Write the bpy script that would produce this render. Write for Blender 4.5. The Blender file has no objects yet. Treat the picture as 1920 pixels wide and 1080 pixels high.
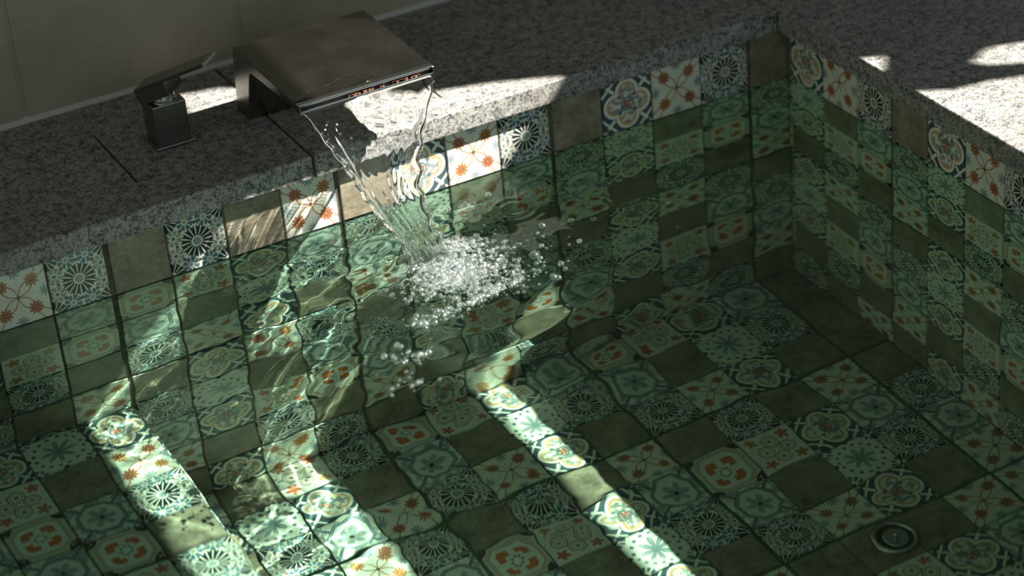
import bpy, bmesh, math, random
import numpy as np
from mathutils import Vector, Matrix

S = 0.075                      # one small tile of the pool lining, in metres
PI = math.pi
scene = bpy.context.scene
C = scene.collection
random.seed(7)
rng = np.random.default_rng(7)

# ------------------------------------------------------------------ camera
cam_data = bpy.data.cameras.new('camera')
cam = bpy.data.objects.new('camera', cam_data)
C.objects.link(cam)
scene.camera = cam
CP = Vector((-21.6447, -32.8743, 19.0319)) * S
cam.matrix_world = Matrix.Translation(CP) @ (Matrix.Rotation(-0.4960, 4, 'Z') @ Matrix.Rotation(0.0818, 4, 'Y') @ Matrix.Rotation(1.0394, 4, 'X'))
cam_data.sensor_width = 36.0
cam_data.lens = 4551.8 / 1920 * 36.0
cam_data.clip_start = 0.05
cam_data.dof.use_dof = True
cam_data.dof.focus_distance = (Vector((-8.6, -1.2, 1.2)) * S - CP).length
cam_data.dof.aperture_fstop = 2.7

# ------------------------------------------------------------------ light
SUN = Vector((-0.83, 0.49, -1.0)).normalized()
sd = bpy.data.lights.new('sun', 'SUN')
sd.energy = 25.0
sd.color = (1.0, 0.955, 0.85)
sd.angle = math.radians(0.3)
sd.cycles.is_caustics_light = True
sun = bpy.data.objects.new('sun', sd)
sun.rotation_euler = SUN.to_track_quat('-Z', 'Y').to_euler()
sun.location = -SUN * 4
C.objects.link(sun)

world = bpy.data.worlds.new('world')
scene.world = world
world.use_nodes = True
wn = world.node_tree
bg = wn.nodes['Background']
bg.inputs['Color'].default_value = (0.50, 0.62, 0.66, 1)
bg.inputs['Strength'].default_value = 0.82

vs = scene.view_settings
scene.display_settings.display_device = 'sRGB'
vs.view_transform = 'Standard'
vs.look = 'None'
vs.gamma = 1.0
vs.use_curve_mapping = False
vs.exposure = 0.0
cy = scene.cycles
cy.max_bounces = 10
cy.diffuse_bounces = 5
cy.glossy_bounces = 4
cy.transmission_bounces = 8
cy.volume_bounces = 0
cy.transparent_max_bounces = 16
cy.caustics_reflective = True
cy.caustics_refractive = True
cy.sample_clamp_indirect = 6.0
cy.blur_glossy = 0.6

# ------------------------------------------------------------------ node expressions
class X:
    """a number socket with arithmetic"""
    def __init__(s, nt, v): s.nt, s.v = nt, v
    def _op(s, op, *a, clamp=False):
        n = s.nt.nodes.new('ShaderNodeMath'); n.operation = op; n.use_clamp = clamp
        for i, q in enumerate((s,) + a):
            if isinstance(q, X): q = q.v
            if isinstance(q, (int, float)): n.inputs[i].default_value = q
            else: s.nt.links.new(q, n.inputs[i])
        return X(s.nt, n.outputs[0])
    def __add__(s, o): return s._op('ADD', o)
    def __radd__(s, o): return s._op('ADD', o)
    def __sub__(s, o): return s._op('SUBTRACT', o)
    def __rsub__(s, o): return X(s.nt, float(o))._op('SUBTRACT', s)
    def __mul__(s, o): return s._op('MULTIPLY', o)
    def __rmul__(s, o): return s._op('MULTIPLY', o)
    def __truediv__(s, o): return s._op('DIVIDE', o)
    def __neg__(s): return s * -1.0
    def abs(s): return s._op('ABSOLUTE')
    def min(s, o): return s._op('MINIMUM', o)
    def max(s, o): return s._op('MAXIMUM', o)
    def sin(s): return s._op('SINE')
    def cos(s): return s._op('COSINE')
    def frac(s): return s._op('FRACT')
    def pow(s, o): return s._op('POWER', o)
    def sqrt(s): return s._op('SQRT')
    def clamp(s): return s._op('ADD', 0.0, clamp=True)
    def inside(s, w=0.02):       # 1 where s < 0
        return s._op('MULTIPLY_ADD', -1.0 / w, 0.5, clamp=True)

def hyp(a, b): return (a * a + b * b).sqrt()
def ang(x, y): return y._op('ARCTAN2', x)
def band(v, lo, hi, w=0.02): return ((v - (lo + hi) / 2).abs() - (hi - lo) / 2).inside(w)
def petals(th, n, duty):         # 1 inside the n petals
    t = ((th * (n / (2 * PI))) + 100.0).frac()
    return ((t - 0.5).abs() * 2.0 - duty).inside(0.10)

class Mat:
    def __init__(s, name):
        s.m = bpy.data.materials.new(name); s.m.use_nodes = True
        s.nt = s.m.node_tree
        for n in list(s.nt.nodes): s.nt.nodes.remove(n)
        s.out = s.nt.nodes.new('ShaderNodeOutputMaterial')
        s.b = s.nt.nodes.new('ShaderNodeBsdfPrincipled')
        s.nt.links.new(s.b.outputs[0], s.out.inputs[0])
        s.tc = s.nt.nodes.new('ShaderNodeTexCoord')
    def n(s, t): return s.nt.nodes.new(t)
    def l(s, a, b):
        s.nt.links.new(a.v if isinstance(a, X) else a, b)
    def xy(s):
        sep = s.n('ShaderNodeSeparateXYZ'); s.l(s.tc.outputs['UV'], sep.inputs[0])
        return X(s.nt, sep.outputs[0]) * 2.0 - 1.0, X(s.nt, sep.outputs[1]) * 2.0 - 1.0
    def noise(s, scale, detail=2.0, rough=0.5, vec=None, out=0):
        n = s.n('ShaderNodeTexNoise'); n.inputs['Scale'].default_value = scale
        n.inputs['Detail'].default_value = detail; n.inputs['Roughness'].default_value = rough
        s.l(vec or s.tc.outputs['Object'], n.inputs['Vector'])
        return X(s.nt, n.outputs[out])
    def voro(s, scale, vec=None, feature='F1', out='Distance'):
        n = s.n('ShaderNodeTexVoronoi'); n.feature = feature; n.inputs['Scale'].default_value = scale
        s.l(vec or s.tc.outputs['Object'], n.inputs['Vector'])
        return X(s.nt, n.outputs[out])
    def mix(s, f, a, b):         # colours: tuples or sockets
        n = s.n('ShaderNodeMix'); n.data_type = 'RGBA'
        if isinstance(f, X): s.l(f, n.inputs[0])
        else: n.inputs[0].default_value = f
        for q, i in ((a, 6), (b, 7)):
            if isinstance(q, tuple): n.inputs[i].default_value = (*q, 1)
            else: s.l(q, n.inputs[i])
        return n.outputs[2]
    def ramp(s, v, stops):
        n = s.n('ShaderNodeValToRGB'); s.l(v, n.inputs[0]); e = n.color_ramp.elements
        while len(e) < len(stops): e.new(0.5)
        for k, (p, c) in enumerate(stops): e[k].position = p; e[k].color = (*c, 1)
        return n.outputs[0]
    def base(s, c):
        if isinstance(c, tuple): s.b.inputs['Base Color'].default_value = (*c, 1)
        else: s.l(c, s.b.inputs['Base Color'])
    def set(s, **k):
        for a, v in k.items(): s.b.inputs[a.replace('_', ' ')].default_value = v
        return s
    def bump(s, h, strength=0.3, dist=0.001):
        n = s.n('ShaderNodeBump'); n.inputs['Strength'].default_value = strength; n.inputs['Distance'].default_value = dist
        s.l(h, n.inputs['Height']); s.l(n.outputs[0], s.b.inputs['Normal'])

CREAM = (0.64, 0.655, 0.58); DARK = (0.022, 0.026, 0.028); BLUE = (0.075, 0.135, 0.175)
TEAL = (0.045, 0.07, 0.08); ORG = (0.29, 0.105, 0.06); TAN = (0.42, 0.24, 0.11); GREY = (0.34, 0.34, 0.31); BRN = (0.10, 0.065, 0.045)

def tile_mat(kind):
    M = Mat('glazed_tile_' + kind); x, y = M.xy()
    dirt = M.noise(38.0, 3.0, 0.6)
    cream = M.mix(dirt, (0.50, 0.515, 0.445), (0.64, 0.65, 0.585))
    M.set(Roughness=0.22, Specular_IOR_Level=0.45)
    if kind == 'stone':
        n1 = M.noise(26.0, 6.0, 0.65); st = M.n('ShaderNodeMapping'); st.inputs['Scale'].default_value = (1, 1, 5)
        M.l(M.tc.outputs['Object'], st.inputs[0]); n2 = M.noise(60.0, 4.0, 0.7, vec=st.outputs[0])
        n3 = M.noise(150.0, 3.0, 0.7)
        c = M.ramp(n1 * 0.5 + n2 * 0.25 + n3 * 0.25, [(0.34, (0.055, 0.045, 0.032)), (0.48, (0.17, 0.148, 0.108)), (0.56, (0.235, 0.21, 0.16)), (0.70, (0.38, 0.35, 0.28))])
        M.base(c); M.set(Roughness=0.42); return M.m
    ax, ay = x.abs(), y.abs(); mx, mn = ax.max(ay), ax.min(ay)
    r, th = hyp(x, y), ang(x, y)
    qx, qy = 1.0 - ax, 1.0 - ay; rc, tc = hyp(qx, qy), ang(qx, qy)
    U = ((x + y).abs()).max((x - y).abs()) * 0.7071; V = ((x + y).abs()).min((x - y).abs()) * 0.7071
    c = cream
    if kind == 'flower':
        c = M.mix(petals(th, 16, 0.72) * (r - ((th * 8.0).cos().abs() * 0.07 + 0.51)).inside() * (r - 0.19)._op('GREATER_THAN', 0.0), c, DARK)
        c = M.mix(petals(th, 8, 0.7) * (r - 0.14).inside(), c, BLUE)
        c = M.mix(petals(tc, 16, 0.74) * band(rc, 0.15, 0.46), c, DARK)
        dx, dy = mx - 0.775, mn - 0.32; rr, rt = hyp(dx, dy), ang(dx, dy)
        side = (ax - ay).inside(0.001)
        pc = M.mix(side, (0.24, 0.24, 0.21), BLUE); cc = M.mix(side, BLUE, (0.28, 0.26, 0.22))
        c = M.mix(petals(rt, 8, 0.78) * band(rr, 0.11, 0.29), c, pc)
        c = M.mix((rr - 0.07).inside(), c, cc)
        c = M.mix((hyp(mx - 0.68, mn) - 0.055).inside().max((hyp(ax - 0.52, ay - 0.52) - 0.06).inside()), c, BRN)
    elif kind == 'orange_bow':
        c = M.mix((mn - 0.006).inside(0.012), c, (0.32, 0.32, 0.29))
        loop = (V - (U * (PI / 0.78)).sin().abs() * 0.15).abs() - 0.026
        c = M.mix((loop).inside(0.02) * ((r - 0.06).inside() * -1.0 + 1.0), c, M.mix(M.noise(90.0), (0.27, 0.15, 0.085), TAN))
        fx, fy = U - 0.70, V; fr, ft = hyp(fx, fy), ang(fx, fy)
        fl = (fr - ((ft * 5.0).cos().abs() * 0.10 + 0.15)).inside()
        side = (x * y)._op('GREATER_THAN', 0.0)
        c = M.mix(fl, c, M.mix(side, ORG, (0.32, 0.14, 0.055)))
        c = M.mix((fr - 0.075).inside(), c, (0.16, 0.07, 0.03))
        c = M.mix((fr - 0.035).inside(), c, TAN)
        c = M.mix((r - 0.065).inside(), c, (0.09, 0.075, 0.05))
        lf = (hyp(mx - 0.86, mn * 0.8) - ((ang(mx - 0.86, mn) * 4.0).cos().abs() * 0.12 + 0.06)).inside()
        c = M.mix(lf * 0.8, c, (0.14, 0.19, 0.23))
    elif kind == 'quatrefoil':
        d = (hyp(mx - 0.47, mn) - 0.37).min(r - 0.52)
        tex = M.noise(70.0, 3.0, 0.7)
        bgc = M.mix(tex, TEAL, (0.06, 0.095, 0.11))
        c = bgc
        c = M.mix((V.abs() - 0.055).inside() * (U - 0.72)._op('GREATER_THAN', 0.0) * (rc - 0.30)._op('GREATER_THAN', 0.0), c, CREAM)
        c = M.mix(band(qx + qy, 0.52, 0.64) * (qx.min(qy) - 0.30).inside(), c, CREAM)
        c = M.mix((rc - ((tc * 4.0).cos().abs() * 0.12 + 0.10)).inside(), c, (0.45, 0.42, 0.36))
        c = M.mix((d - 0.09).inside(), c, CREAM)
        c = M.mix((d + 0.01).inside(), c, M.mix(tex, (0.40, 0.22, 0.11), (0.56, 0.36, 0.20)))
        inner = M.mix((M.noise(150.0, 1.0) - 0.5).inside(0.08), (0.60, 0.56, 0.46), (0.20, 0.24, 0.23))
        c = M.mix((d + 0.10).inside(), c, inner)
        oc = mx.max((ax + ay) * 0.7071)
        c = M.mix(band(oc, 0.19, 0.25), c, BLUE)
        c = M.mix(petals(th, 4, 0.78) * (oc - 0.17).inside(), c, ORG)
        c = M.mix((hyp(U - 0.42, V) - 0.075).inside(), c, BLUE)
    elif kind == 'leaf':
        lob = (th * 4.0).cos().abs().pow(1.6)
        c = M.mix((r - (lob * 0.42 + 0.14)).inside(0.03), c, M.mix(M.noise(120.0), (0.10, 0.15, 0.165), (0.20, 0.27, 0.28)))
        c = M.mix((lob - 0.97)._op('GREATER_THAN', 0.0) * (r - 0.5).inside(), c, (0.33, 0.38, 0.37))
        c = M.mix(petals(th, 16, 0.42) * band(r, 0.70, 0.82), c, BLUE)
        c = M.mix(petals(tc, 12, 0.6) * band(rc, 0.24, 0.42), c, (0.09, 0.13, 0.145))
        c = M.mix((rc - 0.13).inside(), c, TEAL)
        c = M.mix((hyp(mx - 0.96, mn) - 0.09).inside(), c, TEAL)
    elif kind == 'octagon':
        tex = M.noise(75.0, 3.0, 0.6)
        c = M.mix((tex - 0.5).inside(0.06) * (mx - 0.66)._op('GREATER_THAN', 0.0), c, (0.25, 0.29, 0.28))
        oc = mx.max((ax + ay) * 0.70)
        c = M.mix(band(oc, 0.64, 0.78), c, M.mix(tex, (0.07, 0.11, 0.12), (0.15, 0.20, 0.21)))
        c = M.mix(band(oc, 0.70, 0.72, 0.01), c, (0.3, 0.35, 0.35))
        c = M.mix((V - 0.06).inside() * (oc - 0.76)._op('GREATER_THAN', 0.0), c, (0.09, 0.13, 0.145))
        c = M.mix((oc - 0.64).inside(), c, (0.50, 0.54, 0.50))
        lob = (th * 3.0).cos().abs().pow(0.8)
        c = M.mix((r - (lob * 0.34 + 0.16)).inside(0.03), c, M.mix(tex, (0.13, 0.17, 0.175), (0.34, 0.38, 0.36)))
        c = M.mix((r - 0.085).inside(), c, DARK)
        c = M.mix(band(rc, 0.26, 0.33), c, (0.16, 0.21, 0.22))
    elif kind == 'hexagon_cross':
        hx, hy = mx - 0.42, mn
        hd = (hx.abs() * 0.866 + hy * 0.5).max(hy)
        c = M.mix(band(hd, 0.245, 0.285), c, (0.20, 0.12, 0.075))
        c = M.mix(band(hd, 0.165, 0.20), c, (0.33, 0.22, 0.15))
        c = M.mix((hyp(hx, hy) - ((ang(hx, hy) * 3.0).cos().abs() * 0.06 + 0.04)).inside(), c, (0.24, 0.13, 0.09))
        fx, fy = U - 0.86, V; fr, ft = hyp(fx, fy), ang(fx, fy)
        c = M.mix((fr - ((ft * 2.5).sin().abs() * 0.15 + 0.10)).inside(0.03), c, M.mix((x * y)._op('GREATER_THAN', 0.0), (0.40, 0.12, 0.06), (0.32, 0.16, 0.07)))
        c = M.mix((M.voro(190.0) - 0.22).inside(0.05) * (mx - 0.74)._op('GREATER_THAN', 0.0) * 0.8, c, (0.28, 0.24, 0.20))
    else:   # bracket
        c = M.mix(band(mx, 0.29, 0.54) * (mn - 0.12)._op('GREATER_THAN', 0.0) * (ax + ay - 0.96).inside(), c, M.mix(M.noise(40.0), (0.42, 0.10, 0.035), (0.48, 0.17, 0.05)))
        c = M.mix((r - ((th * 4.0).cos().abs() * 0.10 + 0.13)).inside(), c, (0.18, 0.23, 0.22))
        c = M.mix((r - 0.13).inside(), c, CREAM)
        oc = mx.max((ax + ay) * 0.62)
        c = M.mix(band(oc, 0.74, 0.77), c, (0.10, 0.09, 0.07))
        c = M.mix(band(oc, 0.80, 0.85), c, TAN)
        c = M.mix((oc - 0.88)._op('GREATER_THAN', 0.0), c, (0.40, 0.41, 0.36))
        c = M.mix((rc - 0.46).inside(), c, (0.50, 0.46, 0.36))
        c = M.mix((rc - 0.40).inside(), c, M.mix((M.voro(150.0) - 0.28).inside(0.06), (0.035, 0.035, 0.033), (0.42, 0.40, 0.33)))
    M.base(c)
    return M.m

KINDS = {'S': 'stone', 'F': 'flower', 'O': 'orange_bow', 'Q': 'quatrefoil', 'L': 'leaf', 'H': 'octagon', 'R': 'hexagon_cross', 'K': 'bracket'}
TM = {k: tile_mat(v) for k, v in KINDS.items()}

Mg = Mat('tile_grout'); Mg.base(Mg.ramp(Mg.noise(60, 4), [(0.3, (0.045, 0.038, 0.028)), (0.7, (0.11, 0.095, 0.07))])); Mg.set(Roughness=0.8)
GROUT = Mg.m
TILE_MATS = [GROUT] + [TM[k] for k in KINDS]
TIDX = {k: i + 1 for i, k in enumerate(KINDS)}

def granite_mat():
    M = Mat('speckled_granite')
    big = M.noise(95.0, 3.0, 0.6); fine = M.noise(330.0, 3.0, 0.75); bl = M.voro(300.0); blot = M.noise(7.0, 3.0, 0.6)
    c = M.ramp(fine * 0.66 + big * 0.34, [(0.37, (0.018, 0.019, 0.022)), (0.435, (0.075, 0.075, 0.08)), (0.48, (0.185, 0.182, 0.175)), (0.58, (0.32, 0.312, 0.295))])
    spk = (bl - 0.27).inside(0.06) * (M.noise(120.0, 1.0) - 0.50)._op('GREATER_THAN', 0.0)
    c = M.mix(spk * 0.85, c, (0.035, 0.037, 0.042))
    c = M.mix((blot - 0.47)._op('MULTIPLY', 2.2, clamp=True) * 0.45, c, (0.12, 0.10, 0.08))
    M.base(c); M.set(Roughness=0.55, Specular_IOR_Level=0.35)
    M.bump(fine, 0.35, 0.0008)
    return M.m
GRANITE = granite_mat()

def simple(name, col, rough=0.5, metal=0.0, **k):
    M = Mat(name); M.base(M.mix(M.noise(60.0, 3.0), tuple(c * 0.88 for c in col), col))
    M.set(Roughness=rough, Metallic=metal, **k); return M.m
PLASTER = simple('painted_plaster', (0.16, 0.145, 0.12), 0.8)
GOBO = simple('gobo_boards', (0.20, 0.16, 0.12), 0.8)  # surface of the sun blocker added overhead, out of view
CAULK = simple('silicone_bead', (0.42, 0.42, 0.40), 0.5)

def wall_tile_mat():
    M = Mat('large_format_wall_tile'); n = M.noise(14.0, 5.0, 0.6)
    M.base(M.ramp(n, [(0.3, (0.255, 0.225, 0.17)), (0.7, (0.32, 0.285, 0.22))])); M.set(Roughness=0.5, Specular_IOR_Level=0.3); return M.m
WTILE = wall_tile_mat()
WGROUT = simple('pale_wall_grout', (0.66, 0.66, 0.64), 0.8)

def metal_mat():
    M = Mat('satin_nickel'); n = M.noise(18.0, 4.0, 0.6)
    mp = M.n('ShaderNodeMapping'); mp.inputs['Scale'].default_value = (1, 14, 14); M.l(M.tc.outputs['Object'], mp.inputs[0])
    br = M.noise(300.0, 2.0, 0.6, vec=mp.outputs[0])
    M.base(M.mix(n, (0.22, 0.21, 0.185), (0.27, 0.26, 0.23)))
    M.set(Metallic=1.0)
    M.l(n * 0.14 + 0.20, M.b.inputs['Roughness'])
    M.bump(br, 0.06, 0.0003)
    return M.m
METAL = metal_mat()
CHROME = simple('polished_chrome', (0.75, 0.76, 0.78), 0.17, 1.0)
DSTEEL = simple('dull_drain_steel', (0.42, 0.43, 0.40), 0.22, 1.0)
BLACK = simple('recess_shade', (0.012, 0.011, 0.01), 0.7)  # near-black colour stands for the shade inside slot and drain
RUST = simple('rusty_scale', (0.10, 0.035, 0.012), 0.8)

def water_mat(name, tint, absorb):
    m = bpy.data.materials.new(name); m.use_nodes = True; nt = m.node_tree
    for n in list(nt.nodes): nt.nodes.remove(n)
    o = nt.nodes.new('ShaderNodeOutputMaterial'); g = nt.nodes.new('ShaderNodeBsdfGlass')
    g.inputs['IOR'].default_value = 1.333; g.inputs['Roughness'].default_value = 0.0; g.inputs['Color'].default_value = (*tint, 1)
    nt.links.new(g.outputs[0], o.inputs['Surface'])
    if absorb:
        a = nt.nodes.new('ShaderNodeVolumeAbsorption'); a.inputs['Color'].default_value = (*absorb[0], 1); a.inputs['Density'].default_value = absorb[1]
        nt.links.new(a.outputs[0], o.inputs['Volume'])
    return m
WATER = water_mat('green_pool_water', (0.785, 1.0, 0.88), None)
CLEAR = water_mat('clear_falling_water', (1, 1, 1), None)
CLEAR.node_tree.nodes['Glass BSDF'].inputs['Roughness'].default_value = 0.03
def bubble_mat():
    m = bpy.data.materials.new('thin_bubble_film'); m.use_nodes = True; nt = m.node_tree
    for n in list(nt.nodes): nt.nodes.remove(n)
    o = nt.nodes.new('ShaderNodeOutputMaterial'); mx = nt.nodes.new('ShaderNodeMixShader')
    tr = nt.nodes.new('ShaderNodeBsdfTransparent'); gl = nt.nodes.new('ShaderNodeBsdfGlossy'); gl.inputs['Roughness'].default_value = 0.06; gl.inputs['Color'].default_value = (0.84, 0.93, 0.95, 1)
    lw = nt.nodes.new('ShaderNodeLayerWeight'); lw.inputs['Blend'].default_value = 0.35
    mr = nt.nodes.new('ShaderNodeMapRange'); mr.inputs['To Min'].default_value = 0.05; mr.inputs['To Max'].default_value = 0.75
    df = nt.nodes.new('ShaderNodeBsdfDiffuse'); df.inputs['Color'].default_value = (0.85, 0.87, 0.86, 1); m2 = nt.nodes.new('ShaderNodeMixShader'); m2.inputs[0].default_value = 0.02
    nt.links.new(lw.outputs['Facing'], mr.inputs['Value']); nt.links.new(mr.outputs[0], mx.inputs[0])
    nt.links.new(tr.outputs[0], mx.inputs[1]); nt.links.new(gl.outputs[0], mx.inputs[2])
    nt.links.new(mx.outputs[0], m2.inputs[1]); nt.links.new(df.outputs[0], m2.inputs[2]); nt.links.new(m2.outputs[0], o.inputs['Surface'])
    return m
BUBBLE = bubble_mat()

# ------------------------------------------------------------------ object helpers (all lengths in tile units)
def link_bm(name, bm, mats, parent=None, smooth=False, receiver=True):
    bmesh.ops.recalc_face_normals(bm, faces=bm.faces)
    me = bpy.data.meshes.new(name); bm.to_mesh(me); bm.free()
    return link_me(name, me, mats, parent, smooth, receiver)
def link_me(name, me, mats, parent=None, smooth=False, receiver=True):
    for m in (mats if isinstance(mats, list) else [mats]): me.materials.append(m)
    if smooth:
        for p in me.polygons: p.use_smooth = True
    o = bpy.data.objects.new(name, me); C.objects.link(o)
    if receiver: o.cycles.is_caustics_receiver = True
    if parent: o.parent = parent; o.matrix_parent_inverse = parent.matrix_world.inverted() if False else Matrix.Translation(-Vector(parent.location))
    return o
def empty(name, loc):
    o = bpy.data.objects.new(name, None); o.empty_display_size = 0.02; o.location = Vector(loc) * S; C.objects.link(o); return o
def tag(o, label=None, cat=None, group=None, kind=None):
    if label: o['label'] = label
    if cat: o['category'] = cat
    if group: o['group'] = group
    if kind: o['kind'] = kind
    return o
def box(bm, a, b, bev=0.0, seg=2):
    vs_ = [bm.verts.new(Vector((x, y, z)) * S) for x in (a[0], b[0]) for y in (a[1], b[1]) for z in (a[2], b[2])]
    f = [(0, 1, 3, 2), (4, 6, 7, 5), (0, 4, 5, 1), (2, 3, 7, 6), (0, 2, 6, 4), (1, 5, 7, 3)]
    fs = [bm.faces.new([vs_[i] for i in q]) for q in f]
    if bev:
        es = {e for q in fs for e in q.edges}
        bmesh.ops.bevel(bm, geom=list(es), offset=bev * S, segments=seg, affect='EDGES', profile=0.6)
    return bm
def prism(bm, pts, axis, a, b, bev=0.0, seg=2):
    """extrude a polygon (2-D points) along an axis from a to b"""
    def P(u, v, w):
        q = {0: (w, u, v), 1: (u, w, v), 2: (u, v, w)}[axis]; return Vector(q) * S
    A = [bm.verts.new(P(u, v, a)) for u, v in pts]; B = [bm.verts.new(P(u, v, b)) for u, v in pts]
    n = len(pts); fs = [bm.faces.new(A), bm.faces.new(B[::-1])]
    for i in range(n): fs.append(bm.faces.new([A[i], A[(i + 1) % n], B[(i + 1) % n], B[i]]))
    if bev:
        es = {e for q in fs for e in q.edges}
        bmesh.ops.bevel(bm, geom=list(es), offset=bev * S, segments=seg, affect='EDGES', profile=0.6)
    return bm
def lathe(bm, prof, c, n=40, ax=None, M=None):
    rings = []
    for r, z in prof:
        rings.append([bm.verts.new((M @ Vector((r * math.cos(t), r * math.sin(t), z)) if M else Vector((c[0] + r * math.cos(t), c[1] + r * math.sin(t), c[2] + z))) * S) for t in [2 * PI * i / n for i in range(n)]])
    for a, b in zip(rings, rings[1:]):
        for i in range(n): bm.faces.new([a[i], a[(i + 1) % n], b[(i + 1) % n], b[i]])
    bm.faces.new(rings[0]); bm.faces.new(rings[-1][::-1])
    return bm

# ------------------------------------------------------------------ main dimensions
CX, DF, EF, DEPTH = 0.822, 1.064, 2.882, 7.86
ZT, ZB_, OB, OR_ = 1.44, 1.04, 0.19, 0.31       # coping top, underside, overhang at the back and on the right
BENCH_Z, BENCH_X = -4.06, -CX - 12.0
XL, YF, XLEDGE, YW = -20.0, -17.0, 9.0, 4.0
PX = ['SFHO', 'QLQS', 'OSRF', 'FHKS']           # one printed sheet: columns from the left, each read from the top
PR = [c[::-1] for c in PX[::-1]]                # the sheet turned half round
rows = [''.join(c[r] for c in PX) for r in range(4)]
P90 = [rows[r][::-1] for r in range(4)]         # the sheet turned a quarter

def tiles(bm, uvl, O, U, V, N, u0, u1, v0, v1, kind, seed=0):
    """pillowed tiles over u0..u1 x v0..v1 on an integer grid; kind(i,j) gives letter and extra rotation"""
    i0, i1 = math.floor(u0 + 1e-6), math.ceil(u1 - 1e-6); j0, j1 = math.floor(v0 + 1e-6), math.ceil(v1 - 1e-6)
    O, U, V, N = map(Vector, (O, U, V, N))
    for i in range(i0, i1):
        for j in range(j0, j1):
            g0 = 0.036 if i % 4 == 0 else 0.009; g1 = 0.036 if i % 4 == 3 else 0.009
            h0 = 0.036 if j % 4 == 0 else 0.009; h1 = 0.036 if j % 4 == 3 else 0.009
            a0, a1 = max(i + g0, u0), min(i + 1 - g1, u1); b0, b1 = max(j + h0, v0), min(j + 1 - h1, v1)
            if a1 - a0 < 0.03 or b1 - b0 < 0.03: continue
            k = kind(i, j); e = 0.015
            outer = [(a0, b0), (a1, b0), (a1, b1), (a0, b1)]
            inner = [(a0 + e, b0 + e), (a1 - e, b0 + e), (a1 - e, b1 - e), (a0 + e, b1 - e)]
            vo = [bm.verts.new((O + U * a + V * b - N * 0.035) * S) for a, b in outer]
            vi = [bm.verts.new((O + U * a + V * b) * S) for a, b in inner]
            def uv(f, pts):
                for lp, (a, b) in zip(f.loops, pts): lp[uvl].uv = (a - i, b - j)
            f = bm.faces.new(vi); f.material_index = TIDX[k]; uv(f, inner)
            for q in range(4):
                r_ = (q + 1) % 4
                f = bm.faces.new([vo[q], vo[r_], vi[r_], vi[q]]); f.material_index = TIDX[k]; uv(f, [outer[q], outer[r_], inner[r_], inner[q]])

def quad(bm, pts, mi=0):
    f = bm.faces.new([bm.verts.new(Vector(p) * S) for p in pts]); f.material_index = mi; return f
def finish_tiles(name, bm):
    me = bpy.data.meshes.new(name); bm.to_mesh(me); bm.free()
    return link_me(name, me, TILE_MATS)

# back wall of the pool (faces -y): u = columns to the right from x=-CX-4n, v = rows up from z=-3
def back_kind(i, j):
    # i: 0 at x=-CX-20 ; sheets of four columns.  j: 0 at z=-7
    sheet, ci = divmod(i, 4); band_, r = divmod(j, 4); r = 3 - r
    if band_ == 1: cols = {4: PX, 5: PX, 3: PX}.get(sheet, PX); cols = PR if sheet == 2 else cols
    elif band_ == 0: cols = PX if sheet != 1 else PR
    else: cols = PX
    if sheet == 1 and band_ == 1: cols = PX
    return cols[ci][r]
bm = bmesh.new(); uvl = bm.loops.layers.uv.new('UVMap')
# sheets along x start at -CX-20 (index 0)
tiles(bm, uvl, (-CX - 20, 0, -7), (1, 0, 0), (0, 0, 1), (0, -1, 0), 20 + CX + XL, 20 + CX, -0.86, 8, back_kind)
quad(bm, [(XL, 0.03, -DEPTH - 0.1), (0.0, 0.03, -DEPTH - 0.1), (0.0, 0.03, 1.15), (XL, 0.03, 1.15)])
wb = tag(finish_tiles('wall_back', bm), kind='structure')

# right wall (faces -x): u = along -y
bm = bmesh.new(); uvl = bm.loops.layers.uv.new('UVMap')
def right_kind(i, j):
    sheet, ci = divmod(i, 4); band_, r = divmod(j, 4); r = 3 - r
    return (PR if (band_ < 0 and sheet == 0) else PX)[ci][r]
# column index 4 begins at y=-DF-2
tiles(bm, uvl, (0, 2 - DF, -7), (0, -1, 0), (0, 0, 1), (-1, 0, 0), 2 - DF, 2 - DF - YF, -0.86, 8, right_kind)
quad(bm, [(0.03, 0.03, -DEPTH - 0.1), (0.03, YF, -DEPTH - 0.1), (0.03, YF, 1.15), (0.03, 0.03, 1.15)])
tag(finish_tiles('wall_right', bm), kind='structure')

# pool floor: u = +x, v = -y  (row 0 is the farthest of a sheet)
def floor_kind(i, j):
    sheet, ci = divmod(i, 4); sj, r = divmod(j, 4)
    cols = PR
    if sheet == 2: cols = P90 if sj == 0 else PX
    if sheet < 2: cols = PX
    if sheet == 5: cols = ['SFFF', 'FHHS', 'SHFO', 'OFKS'] if ci > 0 else {0: ['FSSS'], 1: ['SFHO'], 2: ['OFRS']}.get(sj, ['SFHO'])
    k = cols[ci if sheet != 5 or ci == 0 else ci][r] if len(cols) > ci else 'S'
    if (i, j) in DRAIN_TILE: k = 'S'
    return k
DRAIN_TILE = {(17, 8)}
bm = bmesh.new(); uvl = bm.loops.layers.uv.new('UVMap')
tiles(bm, uvl, (-CX - 20, -EF + 4, -DEPTH), (1, 0, 0), (0, -1, 0), (0, 0, 1), 20 + CX - 13.2, 20 + CX, 4 - EF, 4 - EF - YF, floor_kind)
quad(bm, [(XL, 0.03, -DEPTH - 0.03), (0.03, 0.03, -DEPTH - 0.03), (0.03, YF, -DEPTH - 0.03), (XL, YF, -DEPTH - 0.03)])
tag(finish_tiles('floor', bm), kind='structure')

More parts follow.
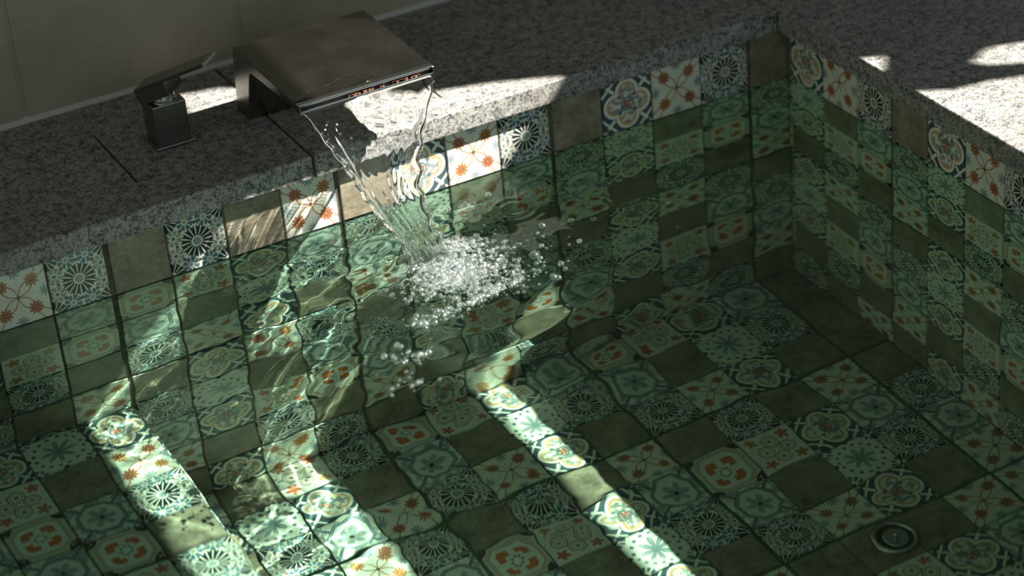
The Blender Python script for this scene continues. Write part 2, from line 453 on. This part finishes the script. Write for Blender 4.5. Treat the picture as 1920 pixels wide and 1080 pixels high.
# submerged bench along the left
BL = [['Q', 'L', 'Q'], ['R', 'S', 'O'], ['K', 'H', 'F'], ['H', 'K', 'S'], ['S', 'R', 'F'], ['F', 'Q', 'L'], ['O', 'S', 'R'], ['F', 'H', 'Q']]
def bench_kind(i, j):
    c = i + 3
    return BL[j % 8][c] if 0 <= c < 3 else PX[i % 4][j % 4]
bm = bmesh.new(); uvl = bm.loops.layers.uv.new('UVMap')
tiles(bm, uvl, (BENCH_X, 0, BENCH_Z), (1, 0, 0), (0, -1, 0), (0, 0, 1), XL - BENCH_X, 0, 0, -YF, bench_kind)
tiles(bm, uvl, (BENCH_X, 0, BENCH_Z - 4), (0, -1, 0), (0, 0, 1), (1, 0, 0), 0, -YF, 0.2, 4, lambda i, j: PX[i % 4][3 - j % 4])
e = 0.03
quad(bm, [(XL, 0, BENCH_Z - e), (BENCH_X - e, 0, BENCH_Z - e), (BENCH_X - e, YF, BENCH_Z - e), (XL, YF, BENCH_Z - e)])
quad(bm, [(BENCH_X - e, 0, BENCH_Z - e), (BENCH_X - e, 0, -DEPTH), (BENCH_X - e, YF, -DEPTH), (BENCH_X - e, YF, BENCH_Z - e)])
tag(finish_tiles('submerged_bench', bm), 'tiled bench step under the water along the left side, half in sunlight', 'bench')

# near and left pool walls (outside the frame, but they close the water and catch reflections)
bm = bmesh.new(); uvl = bm.loops.layers.uv.new('UVMap')
tiles(bm, uvl, (0, YF, -7), (-1, 0, 0), (0, 0, 1), (0, 1, 0), 0, -XL, -0.8, 8, lambda i, j: PX[i % 4][3 - j % 4])
quad(bm, [(XL, YF - .03, -DEPTH), (0, YF - .03, -DEPTH), (0, YF - .03, 1.2), (XL, YF - .03, 1.2)])
tag(finish_tiles('wall_front', bm), kind='structure')
bm = bmesh.new(); uvl = bm.loops.layers.uv.new('UVMap')
tiles(bm, uvl, (XL, 0, -7), (0, -1, 0), (0, 0, 1), (1, 0, 0), 0, -YF, 2.9, 8, lambda i, j: PX[i % 4][3 - j % 4])
quad(bm, [(XL - .03, 0, -DEPTH), (XL - .03, YF, -DEPTH), (XL - .03, YF, 1.2), (XL - .03, 0, 1.2)])
tag(finish_tiles('wall_left', bm), kind='structure')

# ------------------------------------------------------------------ granite coping slabs, each its own slab
def slab(name, a, b, label, slots=()):
    bm = box(bmesh.new(), a, b, 0.035, 3)
    me = bpy.data.meshes.new(name); bm.to_mesh(me); bm.free()
    o = link_me(name, me, GRANITE)
    if slots:
        cb = bmesh.new()
        for s0, s1 in slots: box(cb, (s0[0], s0[1], ZT - 0.22), (s1[0], s1[1], ZT + 0.2))
        co = link_bm('cutter', cb, BLACK)
        md = o.modifiers.new('cut', 'BOOLEAN'); md.object = co; md.operation = 'DIFFERENCE'; md.solver = 'EXACT'
        dg = bpy.context.evaluated_depsgraph_get(); new = bpy.data.meshes.new_from_object(o.evaluated_get(dg))
        o.modifiers.remove(md); o.data = new
        bpy.data.objects.remove(co)
    tag(o, label, 'slab')
    return o
XJ = -9.24
slab('granite_slab', (XL - 3, -OB, ZB_), (XJ - 0.022, YW + 0.05, ZT), 'speckled grey granite ledge slab under the square faucet handle, with a long open groove',
     [((-11.93, 0.72), (-11.885, 2.86)), ((-10.4, 2.70), (-9.3, 2.725))])
slab('granite_slab', (XJ + 0.022, -OB, ZB_), (-OR_ - 0.02, YW + 0.05, ZT), 'granite ledge slab along the back, sunlit beside the waterfall stream',
     [((-6.62, 0.45), (-6.58, 1.5))])
slab('granite_slab', (-OR_, YF - 3, ZB_), (XLEDGE, YW + 0.05, ZT), 'wide granite ledge slab on the right with a bright sun patch and soft shadows')
# masonry that carries the slabs
Mm = Mat('rendered_masonry'); Mm.base((0.25, 0.24, 0.21)); Mm.set(Roughness=0.9)
bm = bmesh.new(); box(bm, (XL - 3, 0.06, -DEPTH - .2), (XLEDGE, YW + .05, ZB_ - 0.002)); box(bm, (0.06, YF - 3, -DEPTH - .2), (XLEDGE, 0.055, ZB_ - 0.002))
tag(link_bm('trim_1', bm, Mm.m), kind='structure')

# ------------------------------------------------------------------ the room round the bath
ROOMZ = 31.0
# wall above the ledge: four-tile wide panels with pale joints
bm = bmesh.new()
zj = [ZT, ZT + 8, ZT + 16, ZT + 24, ROOMZ]
xe = [-12.66 + 4 * k for k in range(-8, 7)]
for a_, b_ in zip(xe, xe[1:]):
    for c_, d_ in zip(zj, zj[1:]): box(bm, (a_ + .04, YW, c_ + .03), (b_ - .04, YW + .2, d_ - .03), 0.012, 1)
nt_ = len(bm.faces)
box(bm, (xe[0], YW + .02, ZT - 1), (xe[-1], YW + .3, ROOMZ))
for f in bm.faces[nt_:] if False else list(bm.faces)[nt_:]: f.material_index = 1
tag(link_bm('wall_rear', bm, [WTILE, WGROUT]), kind='structure')
bm = bmesh.new(); prism(bm, [(YW - 0.07, ZT), (YW + .02, ZT), (YW + .02, ZT + 0.09), (YW - .03, ZT + .04)], 0, xe[0], xe[-1])
tag(link_bm('trim_2', bm, CAULK), kind='structure')
# room wall far to the left
bm = box(bmesh.new(), (xe[0] - 1, -46, -8), (xe[0], YW, ROOMZ)); tag(link_bm('wall_far_left', bm, PLASTER), kind='structure')

# unseen sun blocker added overhead, its holes cut to shape the sun patches; outline in metres of shadow on the water plane, carried up along the sun
H = ROOMZ
def up(p): k = H / 1.0; return (p[0] + 0.83 * k, p[1] - 0.49 * k)
def gobo_piece(bm, pts):
    A = [bm.verts.new(Vector((*up(p), H)) * S) for p in pts]; B = [bm.verts.new(Vector((*up(p), H + .6)) * S) for p in pts]
    n = len(pts); bm.faces.new(A); bm.faces.new(B[::-1])
    for i in range(n): bm.faces.new([A[i], A[(i + 1) % n], B[(i + 1) % n], B[i]])
edge = [(-11.45, 4.03), (-10.45, 3.78), (-7.90, 1.45), (-6.82, 1.08), (-5.35, 0.38)]
edge2 = [(-2.55, -1.55), (-1.42, -1.98), (-0.62, -2.33), (-0.92, -2.72), (-1.42, -3.12), (-1.47, -3.50), (-0.96, -3.83), (-0.38, -3.91), (0.22, -4.11), (0.9, -4.2), (0.9, -3.95), (0.54, -3.71), (0.06, -3.49), (-0.14, -3.18), (0.41, -2.9), (1.01, -3.12), (7, -5.6)]  # tongue in the outline shaped to throw the blotchy shadow on the right ledge
FAR, NEAR = 20.0, -17.0
bm = bmesh.new()
gobo_piece(bm, [(-60, FAR), (-60, -34), (-11.45, -34), (-11.45, FAR)])                       # left part
gobo_piece(bm, [(-11.45, FAR)] + edge + [(-5.35, FAR)])                                        # behind the long opening
gobo_piece(bm, [(-5.35, FAR), (-5.35, -34), (-2.55, -34), (-2.55, FAR)])                     # strip that blocks the sun between the openings
gobo_piece(bm, [(-2.55, FAR)] + edge2 + [(7, FAR)])
gobo_piece(bm, [(7, FAR), (7, -34), (14, -34), (14, FAR)])
gobo_piece(bm, [(-11.45, NEAR), (-11.45, -34), (-5.35, -34), (-5.35, NEAR)])
gobo_piece(bm, [(-2.55, NEAR), (-2.55, -34), (7, -34), (7, NEAR)])
tag(link_bm('sun_gobo', bm, GOBO), kind='structure')  # added out of view to shape the sunlight, not a known roof

# ------------------------------------------------------------------ water body
IMP = (-8.2, -2.1)
def heights(Xg, Yg):
    dx, dy = Xg - IMP[0], Yg - IMP[1]; r = np.hypot(dx, dy); h = np.zeros_like(Xg)
    rr = np.random.default_rng(3)
    # rings running out from where the stream lands, bent by slow noise
    warp = 0.35 * np.sin(Xg * 0.9 + 1.3 * np.sin(Yg * 0.7)) + 0.3 * np.sin(Yg * 1.3 + Xg * 0.4)
    left = 0.35 + 0.65 / (1 + np.exp((Xg + 6.0) * 0.9))          # livelier on the stream's side of the pool
    near = np.exp(-r / 2.6)
    for lam, amp in ((0.42, .0035), (0.62, .007), (0.95, .012), (1.5, .012)):
        ph = rr.uniform(0, 6.28)
        h += amp * np.sin(2 * np.pi * (r + warp) / lam + ph) * np.exp(-np.maximum(r - 0.7, 0) / (2.2 + lam * 2.4)) * left
    for _ in range(46):
        lam = rr.uniform(0.34, 1.5); a = rr.uniform(0, 2 * np.pi); k = 2 * np.pi / lam
        amp = 0.0016 * lam ** 1.4
        h += amp * np.sin(k * (np.cos(a) * Xg + np.sin(a) * Yg) + rr.uniform(0, 6.28)) * (0.22 + 1.7 * near + 0.32 * left * np.exp(-r / 7))
    for _ in range(10):
        lam = rr.uniform(2.4, 5.0); a = rr.uniform(0, 2 * np.pi); k = 2 * np.pi / lam
        h += 0.0016 * lam * np.sin(k * (np.cos(a) * Xg + np.sin(a) * Yg) + rr.uniform(0, 6.28)) * (0.25 + 0.6 * left)
    for cx_, cy_ in RINGS:      # single drops
        q = np.hypot(Xg - cx_, Yg - cy_); h += 0.02 * np.cos(2 * np.pi * q / 0.17) * np.exp(-(q - 0.28) ** 2 / 0.03)
    rough = np.exp(-((Xg + 9.6) / 1.9) ** 2 - ((Yg + 1.5) / 1.6) ** 2)      # choppy pocket between the stream and the back wall
    for _ in range(26):
        lam = rr.uniform(0.22, 0.6); a = rr.normal(2.2, 0.7); k = 2 * np.pi / lam
        h += 0.0072 * lam * np.sin(k * (np.cos(a) * Xg + np.sin(a) * Yg + 0.1 * np.sin(Xg * 2.1 + Yg * 3.3)) + rr.uniform(0, 6.28)) * (rough + 0.35 * near)
    h += 0.03 * np.exp(-(r / 0.5) ** 2) * np.sin(Xg * 17) * np.sin(Yg * 15)
    return h * 0.27
RINGS = [(-6.3, -1.3), (-5.4, -1.2), (-4.9, -1.5), (-9.9, -2.9), (-4.6, -2.0)]
x0_, x1_, y0_, y1_ = XL - 0.031, 1.0, YF - 0.031, 0.031  # runs on unseen into the right masonry, added so sun reaches the floor strip
nx, ny = 525, 425
gx, gy = np.linspace(x0_, x1_, nx), np.linspace(y0_, y1_, ny)
GX, GY = np.meshgrid(gx, gy); GZ = heights(GX, GY)
top = np.stack([GX, GY, GZ], -1).reshape(-1, 3)
idx = np.arange(nx * ny).reshape(ny, nx)
ftop = np.stack([idx[:-1, :-1], idx[:-1, 1:], idx[1:, 1:], idx[1:, :-1]], -1).reshape(-1, 4)
border = np.concatenate([idx[0, :], idx[1:, -1], idx[-1, -2::-1], idx[-2:0:-1, 0]])
bot = top[border].copy(); bot[:, 2] = -DEPTH - 0.02
nb = len(border); bi = np.arange(nb) + nx * ny
verts = np.concatenate([top, bot]) * S
me = bpy.data.meshes.new('pool_water')
faces = ftop.tolist() + [[int(border[(i + 1) % nb]), int(border[i]), int(bi[i]), int(bi[(i + 1) % nb])] for i in range(nb)] + [bi[::-1].tolist()]
me.from_pydata(verts.tolist(), [], faces)
me.polygons.foreach_set('use_smooth', [True] * len(ftop) + [False] * (nb + 1))
water = link_me('pool_water', me, WATER, receiver=False)
water.cycles.is_caustics_caster = True
tag(water, 'clear green rippled water filling the tiled bath', 'water', kind='stuff')

# ------------------------------------------------------------------ falling sheet of water
def lerp(t, arr): 
    zs, vs2 = zip(*arr); return float(np.interp(t, zs, vs2))
LEFT = [(0.0, -8.52), (0.5, -8.66), (0.8, -8.82), (1.2, -9.03), (1.75, -9.22), (2.15, -9.40), (2.5, -9.53)]
RIGHT = [(0.0, -7.86), (0.5, -8.03), (1.15, -8.08), (1.65, -7.93), (2.1, -7.66), (2.3, -7.45), (2.5, -7.27)]
nu, nv = 150, 220
def stream_pt(u, v, side):
    z = 2.50 - v * 2.56; zc = max(z, 0.0)
    l, r_ = lerp(zc, LEFT), lerp(zc, RIGHT); x = l + (r_ - l) * u
    y = -0.70 - 1.33 * math.sqrt(max(v, 0.0))
    edge_ = math.exp(-((u) / 0.045) ** 2) + 0.8 * math.exp(-((1 - u) / 0.06) ** 2) + 0.5 * math.exp(-((u - 0.14) / 0.03) ** 2) * (1 if v > 0.05 else 0)
    th = 0.018 + 0.055 * edge_ * min(1, v * 6) + 0.02 * v
    end = min(1.0, u / 0.02, (1 - u) / 0.02); th *= max(0.02, end) ** 0.5
    a = 0.0065 * min(1, 0.3 + v * 1.5) * ((r_ - l) / 2.25) ** 0.5
    w = a * (math.sin(u * 47 + 5 * math.sin(v * 4)) + 0.8 * math.sin(u * 23 + v * 9 + 0.7 * side) + 0.6 * math.sin(v * 60 + 6 * math.sin(u * 11)) * (1 - 0.4 * v) + 0.5 * math.sin(u * 80 + v * 7 + 1.5 * side) * (0.3 + 1.4 * v) + 0.35 * math.sin(u * 31 + v * 38 + 4 * math.sin(u * 9) + 2.0 * side))
    nrm = Vector((0, -1, 0.55)).normalized()
    jag = 0.03 * math.sin(v * 46) * math.exp(-((1 - u) / 0.12) ** 2) * min(1, v * 5) + 0.012 * math.sin(v * 70 + 1) * math.exp(-(u / 0.1) ** 2) * min(1, v * 5)
    return (Vector((x + jag, y, z)) + nrm * ((th if side else -th) + w)) * S
sv, sf = [], []
for side in (0, 1):
    for j in range(nv + 1):
        for i in range(nu + 1): sv.append(stream_pt(i / nu, j / nv, side))
W1 = nu + 1; K = W1 * (nv + 1)
for j in range(nv):
    for i in range(nu):
        a_ = j * W1 + i; sf.append((a_, a_ + W1, a_ + W1 + 1, a_ + 1)); b_ = a_ + K; sf.append((b_, b_ + 1, b_ + W1 + 1, b_ + W1))
for j in range(nv):
    a_ = j * W1; sf.append((a_, a_ + K, a_ + K + W1, a_ + W1)); a_ = j * W1 + nu; sf.append((a_, a_ + W1, a_ + W1 + K, a_ + K))
for i in range(nu):
    a_ = i; sf.append((a_, a_ + 1, a_ + 1 + K, a_ + K)); a_ = nv * W1 + i; sf.append((a_, a_ + K, a_ + 1 + K, a_ + 1))
me = bpy.data.meshes.new('falling_water'); me.from_pydata(sv, [], sf)
bmx = bmesh.new(); bmx.from_mesh(me); bmesh.ops.recalc_face_normals(bmx, faces=bmx.faces); bmx.to_mesh(me); bmx.free()
fw = link_me('falling_water', me, CLEAR, smooth=True, receiver=False); fw.cycles.is_caustics_caster = True
tag(fw, 'clear sheet of water pouring from the wide metal spout into the bath', 'water', kind='stuff')

# ------------------------------------------------------------------ waterfall spout
SX0, SX1 = -9.572, -7.20
sp = empty('waterfall_spout', (-8.4, 1.75, ZT))
tag(sp, 'wide flat brushed metal waterfall spout with water pouring from its slot', 'faucet')
dz = ZT
outer = [(-0.70, 2.635), (1.80, 2.72), (1.93, 2.70), (1.985, 2.62), (2.18, dz), (1.66, dz), (1.36, 2.38), (1.30, 2.47), (1.20, 2.505), (-0.70, 2.50)]
bm = prism(bmesh.new(), [(-0.62, 2.635), (1.80, 2.70), (1.92, 2.68), (1.975, 2.60), (2.16, dz), (1.66, dz), (1.37, 2.36), (1.31, 2.45), (1.22, 2.49), (-0.62, 2.515)], 0, SX0, SX1, 0.02, 2)
link_bm('spout_body', bm, METAL, sp)
bm = box(bmesh.new(), (SX0, -0.72, 2.602), (SX1, -0.60, 2.645), 0.019, 4); link_bm('upper_lip', bm, CHROME, sp)
bm = box(bmesh.new(), (SX0, -0.74, 2.492), (SX1, -0.60, 2.532), 0.018, 4); link_bm('lower_lip', bm, CHROME, sp)
for xa in (SX0, SX1 - 0.035): link_bm('lip_end', box(bmesh.new(), (xa, -0.74, 2.50), (xa + 0.035, -0.60, 2.635), .008, 1), METAL, sp)
bm = box(bmesh.new(), (SX0 + 0.04, -0.64, 2.53), (SX1 - 0.04, -0.615, 2.605)); link_bm('slot', bm, BLACK, sp)  # solid dark strip in place of the shade between the lips
bm = bmesh.new()
for k in range(26):
    xx = random.uniform(SX0 + .8, SX1 - .1); box(bm, (xx, -0.70, 2.528), (xx + random.uniform(.02, .09), -0.63, 2.545 + random.uniform(0, .02)))
o = link_bm('limescale', bm, RUST, sp); o['label'] = 'rusty scale inside the slot'

# ------------------------------------------------------------------ faucet handle
hd = empty('faucet_handle', (-10.92, 1.83, ZT))
tag(hd, 'square metal lever faucet handle turned towards the spout, on the granite ledge', 'faucet handle')
link_bm('base_plate', box(bmesh.new(), (-11.27, 1.50, ZT), (-10.57, 2.16, ZT + 0.055), 0.015, 2), METAL, hd)
link_bm('body', box(bmesh.new(), (-11.21, 1.56, ZT + 0.05), (-10.63, 2.10, 2.20), 0.02, 2), METAL, hd)
link_bm('neck', lathe(bmesh.new(), [(0.0, 0), (0.23, 0), (0.23, .04), (0.20, .05), (0.20, .16), (0.17, .22), (0.0, .22)], (-10.92, 1.83, 2.17), 36), CHROME, hd, smooth=False)
A = Vector((-11.37, 1.93, 2.42)); Lh = Vector((0.638, -0.662, 0.394)).normalized(); Wh = Vector((0.72, 0.694, 0)).normalized(); Nd = Lh.cross(Wh)
if Nd.z > 0: Nd = -Nd
def obox(bm, o, l, w, n, bev=0.015):
    vs_ = [bm.verts.new((o + Lh * a + Wh * b + Nd * c) * S) for a in l for b in w for c in n]
    f = [(0, 1, 3, 2), (4, 6, 7, 5), (0, 4, 5, 1), (2, 3, 7, 6), (0, 2, 6, 4), (1, 5, 7, 3)]
    fs = [bm.faces.new([vs_[i] for i in q]) for q in f]
    bmesh.ops.bevel(bm, geom=list({e for q in fs for e in q.edges}), offset=bev * S, segments=2, affect='EDGES')
    return bm
link_bm('lever', obox(bmesh.new(), A, (0, 1.436), (0, 0.515), (0, 0.055)), METAL, hd)
link_bm('cap', obox(bmesh.new(), A, (0.0, 0.60), (0, 0.515), (0.05, 0.29)), METAL, hd)

# ------------------------------------------------------------------ floor drain
dc = (-3.07, -7.35, -DEPTH)
dr = empty('floor_drain', dc); tag(dr, 'round metal drain with a centre post set in the submerged floor tile', 'drain')
link_bm('rim', lathe(bmesh.new(), [(0.30, 0.0), (0.36, 0.0), (0.38, 0.03), (0.36, 0.07), (0.32, 0.09), (0.29, 0.08), (0.27, 0.03), (0.27, 0.0)], dc, 48), DSTEEL, dr, smooth=True)
link_bm('well_shade', lathe(bmesh.new(), [(0.0, 0.004), (0.285, 0.004), (0.285, 0.02), (0.0, 0.02)], dc, 40), BLACK, dr)  # flat dark disc in place of the shade down the drain hole
link_bm('basket', lathe(bmesh.new(), [(0.17, 0.02), (0.20, 0.02), (0.20, 0.05), (0.17, 0.05)], dc, 36), DSTEEL, dr, smooth=True)
link_bm('post', lathe(bmesh.new(), [(0.0, 0.02), (0.045, 0.02), (0.045, 0.14), (0.02, 0.16), (0.0, 0.16)], dc, 20), DSTEEL, dr, smooth=True)

# ------------------------------------------------------------------ bubbles and drops
def surf_z(x, y): return float(heights(np.array([x]), np.array([y]))[0])
class Drops:
    def __init__(s): s.v, s.f = [], []
    def add(s, x, y, z, r, seg=10, rings=6):
        b = len(s.v); s.v.append(((x) * S, y * S, (z + .8 * r) * S))
        for j in range(1, rings):
            p = PI * j / rings
            for i in range(seg):
                t = 2 * PI * i / seg; s.v.append(((x + r * math.sin(p) * math.cos(t)) * S, (y + r * math.sin(p) * math.sin(t)) * S, (z + .8 * r * math.cos(p)) * S))
        s.v.append((x * S, y * S, (z - .8 * r) * S)); e_ = len(s.v) - 1
        R_ = lambda j, i: b + 1 + (j - 1) * seg + i % seg
        for i in range(seg):
            s.f.append((b, R_(1, i), R_(1, i + 1))); s.f.append((e_, R_(rings - 1, i + 1), R_(rings - 1, i)))
            for j in range(1, rings - 1): s.f.append((R_(j, i), R_(j + 1, i), R_(j + 1, i + 1), R_(j, i + 1)))
    def link(s, name, mat):
        me = bpy.data.meshes.new(name); me.from_pydata(s.v, [], s.f)
        return link_me(name, me, mat, smooth=True, receiver=False)
bm = Drops()
def cluster(n, cx_, cy_, sx, sy, rot, rmin, rmax):
    for _ in range(n):
        a_, b_ = random.gauss(0, sx), random.gauss(0, sy)
        x = cx_ + a_ * math.cos(rot) - b_ * math.sin(rot); y = cy_ + a_ * math.sin(rot) + b_ * math.cos(rot)
        r = rmin + (rmax - rmin) * random.random() ** 3
        if -19 < x < -0.2 and y < -0.2: bm.add(x, y, surf_z(x, y) + r * random.uniform(-0.1, 0.9), r)
cluster(2300, -8.0, -2.7, 0.40, 0.40, 0.0, 0.007, 0.05)
cluster(500, -7.7, -1.85, 0.25, 0.13, -0.3, 0.010, 0.04)
cluster(300, -8.0, -3.5, 0.50, 0.10, 0.2, 0.012, 0.06)
cluster(380, -8.15, -2.2, 0.28, 0.16, 0.0, 0.012, 0.04)
cluster(260, -8.4, -2.75, 0.35, 0.22, 0.0, 0.012, 0.05)
cluster(45, -7.0, -2.2, 0.5, 0.5, 0.3, 0.016, 0.06)
cluster(26, -9.2, -3.6, 0.16, 0.12, 0, 0.02, 0.07)
cluster(30, -9.75, -4.4, 0.18, 0.14, 0, 0.02, 0.07)
cluster(18, -10.1, -5.1, 0.25, 0.14, 0, 0.02, 0.05)
cluster(20, -8.9, -1.7, 0.25, 0.15, 0, 0.02, 0.05)
cluster(22, -9.0, -1.2, 0.2, 0.15, 0, 0.02, 0.05)
cluster(14, -7.0, -0.8, 0.25, 0.1, 0, 0.02, 0.05)
foam = bm.link('foam', BUBBLE)
tag(foam, 'froth of tiny bubbles spreading on the water where the stream lands', 'foam', kind='stuff')

PXB = [(1002, 482, .085, 'largest cluster bubble right of the froth'), (926, 545, .07, 'bubble at the lower right rim of the froth'), (905, 547, .055, 'small bubble touching the lower right rim of the froth'),
       (1017, 425, .06, 'round bubble floating behind the froth inside its own ring'), (1071, 415, .055, 'lone bubble farther right behind the froth'), (1113, 412, .05, 'outermost of the three bubbles behind the froth'),
       (1038, 521, .065, 'bubble above the upper tip of the sunlit strip'), (1048, 522, .05, 'small bubble paired at the tip of the sunlit strip'), (1060, 505, .045, 'small bubble just behind the tip of the sunlit strip'),
       (978, 522, .05, 'bubble between the froth and the sunlit strip'), (980, 538, .045, 'lower small bubble between the froth and the sunlit strip'), (1000, 508, .04, 'small bubble just below the largest cluster bubble'),
       (952, 465, .035, 'tiny bubble on the right edge of the froth'), (1254, 381, .045, 'small bubble far right under the shaded back wall'), (1270, 425, .02, 'tiny bubble far right in open shaded water'), (1067, 460, .03, 'tiny bubble in open water right of the froth')]
f_ = 4551.8; Rm = cam.matrix_world.to_3x3()
proto = None
for px, py, r, lab in PXB:
    d = Rm @ Vector(((px - 960) / f_, -(py - 540) / f_, -1)); t = -CP.z / d.z; q = (CP + d * t) / S
    if proto is None:
        b_ = bmesh.new(); bmesh.ops.create_uvsphere(b_, u_segments=24, v_segments=14, radius=S)
        proto = link_bm('air_bubble', b_, BUBBLE, smooth=True, receiver=False); o = proto
    else: o = proto.copy(); C.objects.link(o)
    o.location = Vector((q.x, q.y, surf_z(q.x, q.y) + 0.2 * r)) * S; o.scale = (r, r, r * 0.85)
    tag(o, 'air bubble: ' + lab, 'bubble', 'single bubbles floating on the water')

bm = Drops()
for _ in range(420):
    v = random.random() ** 0.8; side_ = random.random()
    u = abs(random.gauss(0, 0.03)) if side_ < 0.45 else (1 - abs(random.gauss(0, 0.035)) if side_ < 0.8 else random.random() * (1 if v > .6 else .25))
    q = stream_pt(min(max(u, 0), 1), v, 1) / S
    bm.add(q.x + random.gauss(0, .012), q.y - 0.02, max(q.z, 0.03) + random.gauss(0, .01), random.uniform(0.006, 0.024) * (1.0 if u < .5 else 1.1), 8, 5)
tag(bm.link('spray', BUBBLE), 'bright beads and spray clinging to the edges of the falling water', 'spray', kind='stuff')
# splashed drops lying on the spout's top and beads on the handle
bm = Drops()
for _ in range(90):
    x, y = random.uniform(SX0 + .1, SX1 - .1), random.uniform(-0.5, 1.7); r = random.uniform(0.004, 0.014)
    z = 2.635 + (y + .62) / 2.42 * 0.065; bm.add(x, y, z, r, 8, 5)
for _ in range(80):
    x, z = random.uniform(-11.15, -10.68), random.uniform(ZT + .1, 2.1); bm.add(x, 1.558, z, random.uniform(0.004, 0.011), 8, 5)
film = [(-9.50, -0.60), (-8.35, -0.60), (-8.15, -0.42), (-8.35, -0.22), (-8.62, -0.20), (-8.85, -0.32), (-9.15, -0.30), (-9.42, -0.42)]
tag(bm.link('water_drops', CLEAR), 'tiny splashed drops on the spout top and handle body', 'water drops', kind='stuff')

fb = bmesh.new(); zf = lambda y: 2.634 + (y + .62) / 2.42 * 0.065
n_ = 56; P_ = []
for i in range(n_):
    t = i / n_ * len(film); k = int(t); u = t - k; p0, p1, p2, p3 = [Vector(film[(k + q) % len(film)]) for q in (-1, 0, 1, 2)]
    P_.append(0.5 * ((2 * p1) + (p2 - p0) * u + (2 * p0 - 5 * p1 + 4 * p2 - p3) * u * u + (3 * p1 - p0 - 3 * p2 + p3) * u ** 3))
cen = Vector((-8.9, -0.45)); rings_ = []
for sc_, up_ in ((1.0, 0.0), (0.985, 0.012), (0.95, 0.018), (0.6, 0.018)):
    rings_.append([fb.verts.new(Vector((*(cen + (p - cen) * sc_), zf((cen + (p - cen) * sc_).y) + up_)) * S) for p in P_])
for a_, b_ in zip(rings_, rings_[1:]):
    for i in range(n_): fb.faces.new([a_[i], a_[(i + 1) % n_], b_[(i + 1) % n_], b_[i]])
fb.faces.new(rings_[-1]); fb.faces.new(rings_[0][::-1])
tag(link_bm('water_film', fb, CLEAR, smooth=True, receiver=False), 'thin puddle of water lying on the front left of the spout top', 'puddle', kind='stuff')
